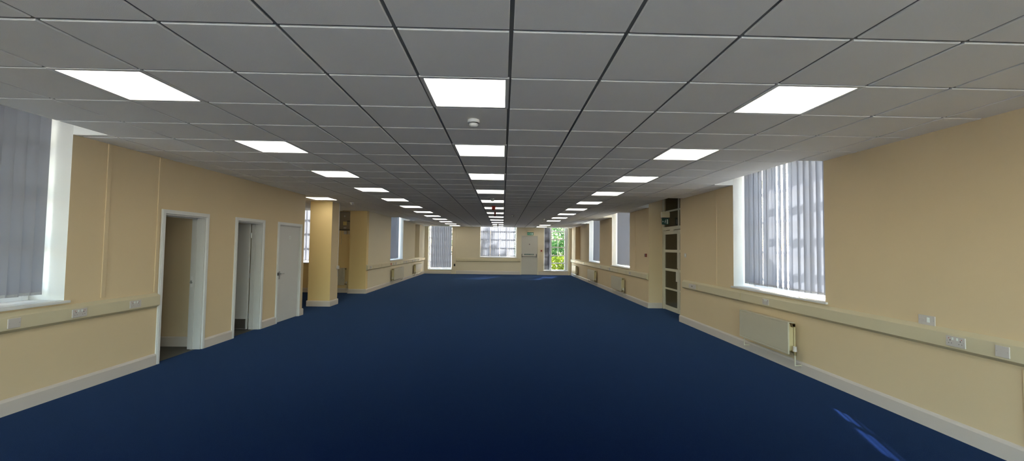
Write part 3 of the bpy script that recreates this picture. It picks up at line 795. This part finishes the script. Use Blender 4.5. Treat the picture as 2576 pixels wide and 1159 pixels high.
# ---- radiators
def radiator(side, c, w, z0, z1, label, near=1, ribbed=False, stand=.045):
    """near=+1: valves at local +x end"""
    t = empty('radiator', (c[0], c[1], 0), RZ[side]); tag(t, label, 'radiator', 'wall radiators')
    hw = w / 2; d0 = -stand; 
    f = MB()
    if ribbed:
        n = int(w / .04); st = w / n
        prof = []
        for i in range(n):
            x = -hw + i * st
            prof += [(x, -.112 - stand + .012), (x + st * .25, -.112 - stand), (x + st * .75, -.112 - stand)]
        prof += [(hw, -.112 - stand + .012), (hw, -.112 - stand + .022), (-hw, -.112 - stand + .022)]
        k = len(prof); b = len(f.v)
        for z in (z0, z1):
            for x, y in prof: f.v.append((x, y, z))
        f.f.append(tuple(b + i for i in range(k))); f.m.append(0); f.f.append(tuple(b + k + i for i in reversed(range(k)))); f.m.append(0)
        for i in range(k):
            jn = (i + 1) % k; f.f.append((b + i, b + jn, b + k + jn, b + k + i)); f.m.append(0)
    else:
        y0, y1 = -.112 - stand, -.092 - stand
        f.box(-hw, hw, y0 + .004, y1, z0, z1); f.box(-hw + .004, hw - .004, y0, y0 + .004, z0 + .03, z1 - .03)
        f.box(-hw, hw, y0 - .001, y0 + .004, z0, z0 + .018); f.box(-hw, hw, y0 - .001, y0 + .004, z1 - .018, z1)
        f.box(hw - .010, hw, y0 - .001, y0 + .004, z0 + .018, z1 - .018); f.box(-hw, -hw + .010, y0 - .001, y0 + .004, z0 + .018, z1 - .018)
    f.build('front_panel', M['rad'], t, bevel=.003 if not ribbed else 0)
    b = MB(); b.box(-hw + .012, hw - .012, -.02 - stand, -stand, z0 + .005, z1 - .005); b.build('rear_panel', M['radback'], t, bevel=.004)
    c_ = MB()
    n = int(w / .035)
    for i in range(n):
        x = -hw + .03 + (w - .06) * i / (n - 1); c_.box(x - .003, x + .003, -.088 - stand, -.024 - stand, z0 + .04, z1 - .03)
    o = c_.build('convector_fins', M['radback'], t); o['kind'] = 'stuff'
    g = MB(); g.box(-hw + .004, hw - .004, -.0915 - stand, -.0205 - stand, z1 - .012, z1 - .004)
    g.build('top_grille', M['rad'], t)
    for s in (-1, 1):
        br = MB(); br.box(s * hw * .6 - .02, s * hw * .6 + .02, -stand, -.0005, z0 + .06, z1 - .05); br.build('wall_bracket', M['radback'], t)
    s = near; x = s * hw
    ym = -.056 - stand
    v = MB(); v.cyl((x - s * .005, ym, z1 - .035), (x + s * .035, ym, z1 - .035), .018, 10); v.box(x + s * .012, x + s * .035, ym - .022, ym + .022, z1 - .06, z1 - .012)
    v.build('air_vent', M['brass'], t)
    v = MB(); v.cyl((x - s * .01, ym, z0 + .035), (x + s * .05, ym, z0 + .035), .015, 10); v.cyl((x + s * .05, ym, z0 + .0), (x + s * .05, ym, z0 + .05), .017, 10)
    v.build('valve_body', M['brass'], t)
    v = MB(); v.cyl((x + s * .05, ym, z0 + .05), (x + s * .05, ym, z0 + .115), .024, 14, .021); v.build('valve_head', M['socket'], t)
    v = MB(); v.tube([(x + s * .05, ym, z0), (x + s * .05, ym, .095)], .0085, 8); v.tube([(x + s * .05, ym, .10), (x + s * .05, -.0225, .10)], .0085, 8); v.cyl((x + s * .05, -.030, .10), (x + s * .05, -.0225, .10), .016, 8); v.build('pipe', M['rad'], t)
    v = MB(); xx = -s * (hw + .0)
    v.tube([(xx + s * .03, ym, z0 + .005), (xx + s * .03, ym, .095)], .0085, 8); v.tube([(xx + s * .03, ym, .10), (xx + s * .03, -.0225, .10)], .0085, 8); v.build('pipe', M['rad'], t)
    return t
radiator('right', (XR, 6.00), 1.12, .232, .655, 'cream radiator below the near right window', 1)
radiator('right', (XR, 13.80), 1.22, .222, .655, 'cream radiator on the right wall just past the recess', 1)
radiator('right', (XR, 17.80), 1.32, .212, .655, 'cream radiator on the right wall, middle of the far three', 1)
radiator('right', (XR, 22.05), 1.15, .20, .65, 'cream radiator in the far right corner, farthest on the right wall', 1)
radiator('left', (XLF, 17.50), 1.6, .20, .66, 'cream radiator on the left wall past the pier', -1)
radiator('left', (XLF, 21.6), 1.6, .20, .65, 'cream radiator in the far left corner', -1)
radiator('far', (-5.72, 13.9), 1.0, .26, .83, 'ribbed cream radiator in the alcove behind the pillar', 1, ribbed=True, stand=.03)

# ---- electrical cabinet and its small boxes in the alcove
t = empty('electrical_cabinet', (-5.29, 13.8995, 2.09)); tag(t, 'brown grey electrical cabinet high on the alcove wall', 'cabinet')
m = MB(); m.box(-.215, .225, -.12, 0, 0, .60); bd = m.build('cabinet_body', M['cabinet'], t, bevel=.003)
m = MB(); m.box(-.16, .21, -.135, -.1205, .03, .575); dr = m.build('cabinet_door', M['cabinet'], t, bevel=.003)
m = MB(); m.box(-.02, .10, -.138, -.1355, .15, .27); tag(m.build('label_sticker', M['yellow'], dr), 'yellow paper sticker')
m = MB(); m.box(0, .09, -.138, -.1355, .04, .08); tag(m.build('label_strip', M['socket'], dr), 'pale strip label')
m = MB(); m.cyl((.03, -.1355, .45), (.03, -.145, .45), .03, 14); m.build('dial', M['socket'], dr)
m = MB(); m.box(.11, .21, -.14, -.1355, .27, .30); m.build('catch', M['black'], dr)
m = MB(); m.box(-.215, .225, -.125, 0, -.02, -.0005); m.build('bottom_trim', M['black'], t)
for x, w, lab in ((-5.265, .10, 'small cream isolator box under the cabinet, left one'), (-5.12, .08, 'small cream isolator box under the cabinet, right one')):
    t = empty('isolator_box', (x, 13.8995, 2.0)); tag(t, lab, 'switch', 'isolator boxes below the cabinet')
    m = MB(); m.box(-w / 2, w / 2, -.05, 0, -.055, .055); m.build('housing', M['socket'], t, bevel=.004)
    m = MB(); m.box(-.012, .012, -.06, -.0505, -.015, .02); m.build('toggle', M['trunk'], t, bevel=.002)
m = MB(); m.tube([(-5.40, 13.893, 2.06), (-5.40, 13.893, 1.62), (-5.62, 13.893, 1.62)], .006, 6)
tag(m.build('cable', M['trunk']), 'thin cream cable dropping below the electrical cabinet', 'cable')

# ---- detectors, sounders, signs
def detector(x, y, label, r=.052, cat='smoke detector'):
    t = empty('smoke_detector', (x, y, CZ)); tag(t, label, cat, 'ceiling smoke detectors')
    m = MB(); m.lathe((0, 0, 0), [(r, .002), (r * 1.04, -.018), (r * .98, -.026)], 24); m.build('base', M['white'], t, smooth=False)
    m = MB(); m.lathe((0, 0, 0), [(r * .75, -.026), (r * .72, -.040)], 16); m.build('vent_ring', M['dark'], t)
    m = MB(); m.lathe((0, 0, 0), [(r * .8, -.034), (r * .74, -.048), (r * .45, -.060), (r * .1, -.062)], 24); m.build('head', M['white'], t, smooth=True)
detector(-.275, 3.61, 'white smoke detector on the ceiling behind the nearest centre light')
detector(-.26, 9.60, 'small white smoke detector before the fifth centre light')
detector(.33, 14.54, 'small smoke detector on the ceiling right of the centre lights')
detector(-4.02, 10.985, 'small white smoke detector on the ceiling beside the pillar')
detector(1.60, 16.13, 'tiny smoke detector between the centre and right light rows', r=.045)
def hanging(x, y, z, m_, label, r=.055, h=.09):
    t = empty('alarm_sounder', (x, y, CZ)); tag(t, label, 'fire alarm', 'fire alarm sounders on the ceiling')
    m = MB(); m.lathe((0, 0, 0), [(r, .002), (r, -.03)], 20); m.build('base', m_, t)
    m = MB(); m.lathe((0, 0, 0), [(r * .9, -.03), (r * .95, -.03 - h * .5), (r * .6, -.03 - h * .9), (r * .1, -.03 - h)], 20); m.build('dome', m_, t, smooth=True)
hanging(-.275, 11.35, CZ, M['red'], 'red fire alarm sounder under the ceiling in the centre light row')
hanging(-.27, 13.2, CZ, M['darkred'], 'dark red sounder hanging before the seventh centre light', .035, .13)
hanging(-.27, 20.6, CZ, M['black'], 'small dark sounder hanging before the second farthest centre light', .035, .10)

def pictogram(parent, w, h, y):
    """running man, arrow and doorway in white on green, facing local -y"""
    m = MB()
    def poly(pts): 
        f = [(p[0] * w, y, p[1] * h) for p in pts]; b = [(p[0] * w, y + .0008, p[1] * h) for p in pts]
        m.face(f)
    # doorway
    poly([(.20, -.38), (.38, -.38), (.38, .36), (.20, .36)])
    # man: head, trunk, arms, legs
    poly([(.035 + .035 * math.cos(a), .27 + .085 * math.sin(a)) for a in [i * PI / 5 for i in range(10)]])
    poly([(-.03, .17), (.05, .15), (.02, -.08), (-.05, -.06)])
    poly([(.04, .14), (.13, .03), (.11, -.02), (.02, .08)]); poly([(-.02, .16), (-.12, .06), (-.10, .0), (-.01, .08)])
    poly([(-.04, -.06), (.02, -.08), (.10, -.22), (.06, -.36), (.03, -.34), (.05, -.22)]); poly([(-.05, -.04), (.0, -.08), (-.08, -.24), (-.18, -.26), (-.18, -.21), (-.10, -.19)])
    # arrow
    poly([(-.42, 0), (-.34, .16), (-.34, .05), (-.24, .05), (-.24, -.05), (-.34, -.05), (-.34, -.16)])
    o = m.build('pictogram', M['signwhite'], parent, fixn=False); return o
def exit_sign(c, rz, z_top, w, label, hang=True, ztop_body=None, bh=.12, lh=.14, tilt=0):
    t = empty('exit_sign', (c[0], c[1], z_top), rz); tag(t, label, 'exit sign', 'emergency exit signs')
    m = MB(); m.prism([(-.05, -bh), (.03, -bh), (.05, -bh * .35), (.04, 0), (-.04, 0), (-.06, -bh * .4)], -w / 2, w / 2, 'x')
    m.build('housing', M['housing'], t, bevel=.004)
    m = MB(); m.box(-w / 2, w / 2, -.052, .032, -bh - .018, -bh - .0005); m.build('light_strip', M['black'], t)
    m = MB(); m.box(-w * .46, w * .46, -.012, -.006, -bh - .02 - lh, -bh - .0185); lg = m.build('legend_panel', M['greendim'] if hang else M['green'], t)
    p = pictogram(lg, w * .92, lh, -.0125); p.location = (0, 0, -bh - .02 - lh / 2)
    if hang:
        m = MB(); m.cyl((0, 0, 0), (0, 0, hang), .008, 8); m.build('suspension_rod', M['brass'], t)
    return t
exit_sign((1.57, YF - .065), 0, 2.545, .38, 'green running man exit sign above the far exit door', hang=False, bh=.09, lh=.15)
exit_sign((4.185, 10.55), 0, 2.56, .20, 'green exit sign hanging in front of the glazed doors', hang=ZT - 2.56, bh=.15, lh=.16)

# ---- outside: ground, shrubs and trees
mb = MB(); mb.box(-60, 60, -40, 90, -.6, -.45); struct(mb.build('ground_outside', M['paving']), 'pale paving outside, added to bounce daylight up inside', 'ground')  # unseen ground, made pale to bounce daylight onto the ceiling
def leaf_blob(n, c, r, size, squash=1.0, shell=.55):
    m = MB()
    for _ in range(n):
        while True:
            p = Vector((random.uniform(-1, 1), random.uniform(-1, 1), random.uniform(-1, 1)))
            if shell < p.length < 1: break
        q = Vector((c[0] + p.x * r[0], c[1] + p.y * r[1], c[2] + p.z * r[2]))
        if q.z < -.4: q.z = -.4 + random.random() * .3
        a = Vector((random.gauss(0, 1), random.gauss(0, 1), random.gauss(0, .6))).normalized()
        b = a.cross(Vector((random.gauss(0, 1), random.gauss(0, 1), random.gauss(0, 1)))).normalized()
        s = size * random.uniform(.6, 1.3)
        m.face([q - a * s, q + b * s * .45, q + a * s, q - b * s * .45])
    return m
def plant(name, x, y, parts, trunk_h, lm, label, cat, tr=.06, grp='shrubs and trees outside'):
    t = empty(name, (x, y, -.45)); tag(t, label, cat, grp)
    m = MB(); m.cyl((0, 0, 0), (0.03, 0, trunk_h), tr, 8, tr * .6)
    for k in range(5):
        a = k * 1.3; m.cyl((0, 0, trunk_h * (.35 + .1 * k)), (math.cos(a) * .5, math.sin(a) * .4, trunk_h * (.6 + .12 * k)), tr * .35, 6, tr * .15)
    m.build('trunk', M['bark'], t)
    mm = MB()
    for (n, c, r, s) in parts:
        b = leaf_blob(n, c, r, s); k = len(mm.v); mm.v += b.v; mm.f += [tuple(i + k for i in f) for f in b.f]; mm.m += b.m
    o = mm.build('foliage', lm, t, fixn=False); o['kind'] = 'stuff'
plant('shrub', 3.75, 26.6, [(1500, (0, 0, .75), (1.0, .7, .8), .09), (900, (.9, .4, .6), (.8, .6, .7), .09)], 1.0, M['leafy'], 'yellow green shrub low outside the uncovered far window', 'shrub')
plant('shrub', 4.6, 28.6, [(2600, (-.2, 0, 1.5), (1.5, .8, 1.2), .10), (1200, (.9, .2, 1.3), (1.0, .8, 1.2), .10)], 2.0, M['leafm'], 'mid green bush behind the yellow shrub outside', 'shrub')
plant('tree', 4.9, 33.0, [(5200, (-.3, 0, 3.6), (3.6, 1.6, 2.6), .14), (1800, (2.2, .5, 3.2), (2.0, 1.5, 2.4), .14)], 3.6, M['leafp'], 'pale green leafy tree filling the top of the far window view', 'tree', .12)
plant('tree', 7.2, 29.8, [(3000, (0, 0, 4.4), (2.2, 1.6, 1.9), .13)], 4.0, M['leafm'], 'taller green tree outside to the right of the far window', 'tree', .11)

for x, y, n, lb in ((-4.6, 41, 2600, 'tall tree beyond the left corner of the far wall'), (1.4, 40, 9000, 'tall tree added to keep sun off the left far window'),
                    (6.7, 45, 2400, 'tall tree added to filter sun on the middle far window'), (8.8, 38.5, 2600, 'tall tree far behind the uncovered window')):  # middle two added in the sun's path to shade the far blinds
    plant('tree', x, y, [(n, (0, 0, 9.6), (2.7, 1.9, 8.6), .28)], 8.0, M['leafm'], lb, 'tree', .2)
# ------------------------------------------------------------------ light: sky, sun
W = bpy.data.worlds.new('World'); S.world = W; W.use_nodes = True; nt = W.node_tree
bg = nt.nodes['Background']; sky = nt.nodes.new('ShaderNodeTexSky'); sky.sky_type = 'NISHITA'; sky.sun_disc = False
sky.sun_elevation = math.radians(30); sky.sun_rotation = math.radians(20.8); sky.air_density = 1.2; sky.dust_density = 2.0
nt.links.new(sky.outputs[0], bg.inputs[0]); bg.inputs[1].default_value = 3.2
sd = bpy.data.lights.new('sun', 'SUN'); sd.energy = 95; sd.angle = math.radians(.6); sd.color = (1, .95, .88)
so = bpy.data.objects.new('sun', sd); COL.objects.link(so)
el = math.radians(34.0)
d = Vector((-.3552 * math.cos(el), -.9348 * math.cos(el), -math.sin(el)))
so.rotation_euler = d.to_track_quat('-Z', 'Y').to_euler(); so.location = (8, 30, 12)

# ------------------------------------------------------------------ camera
cam = bpy.data.cameras.new('camera'); co = bpy.data.objects.new('camera', cam); COL.objects.link(co); S.camera = co
cam.sensor_width = 36; cam.sensor_fit = 'HORIZONTAL'; cam.lens = 36 * 1036.4 / 2576; cam.clip_start = .05; cam.clip_end = 300
R_ = Vector((.99966375, -.02190714, .01387307)); U_ = Vector((-.01471644, -.03881762, .99913794)); F_ = Vector((.02134974, .99900614, .03912696))
co.matrix_world = Matrix(((R_.x, U_.x, -F_.x, 0), (R_.y, U_.y, -F_.y, 0), (R_.z, U_.z, -F_.z, 1.607), (0, 0, 0, 1)))

S.view_settings.view_transform = 'Standard'; S.view_settings.look = 'None'; S.view_settings.gamma = 1; S.view_settings.use_curve_mapping = False
S.view_settings.exposure = .26
try:
    S.cycles.max_bounces = 10; S.cycles.diffuse_bounces = 6; S.cycles.transparent_max_bounces = 12; S.cycles.sample_clamp_indirect = 8
except Exception: pass
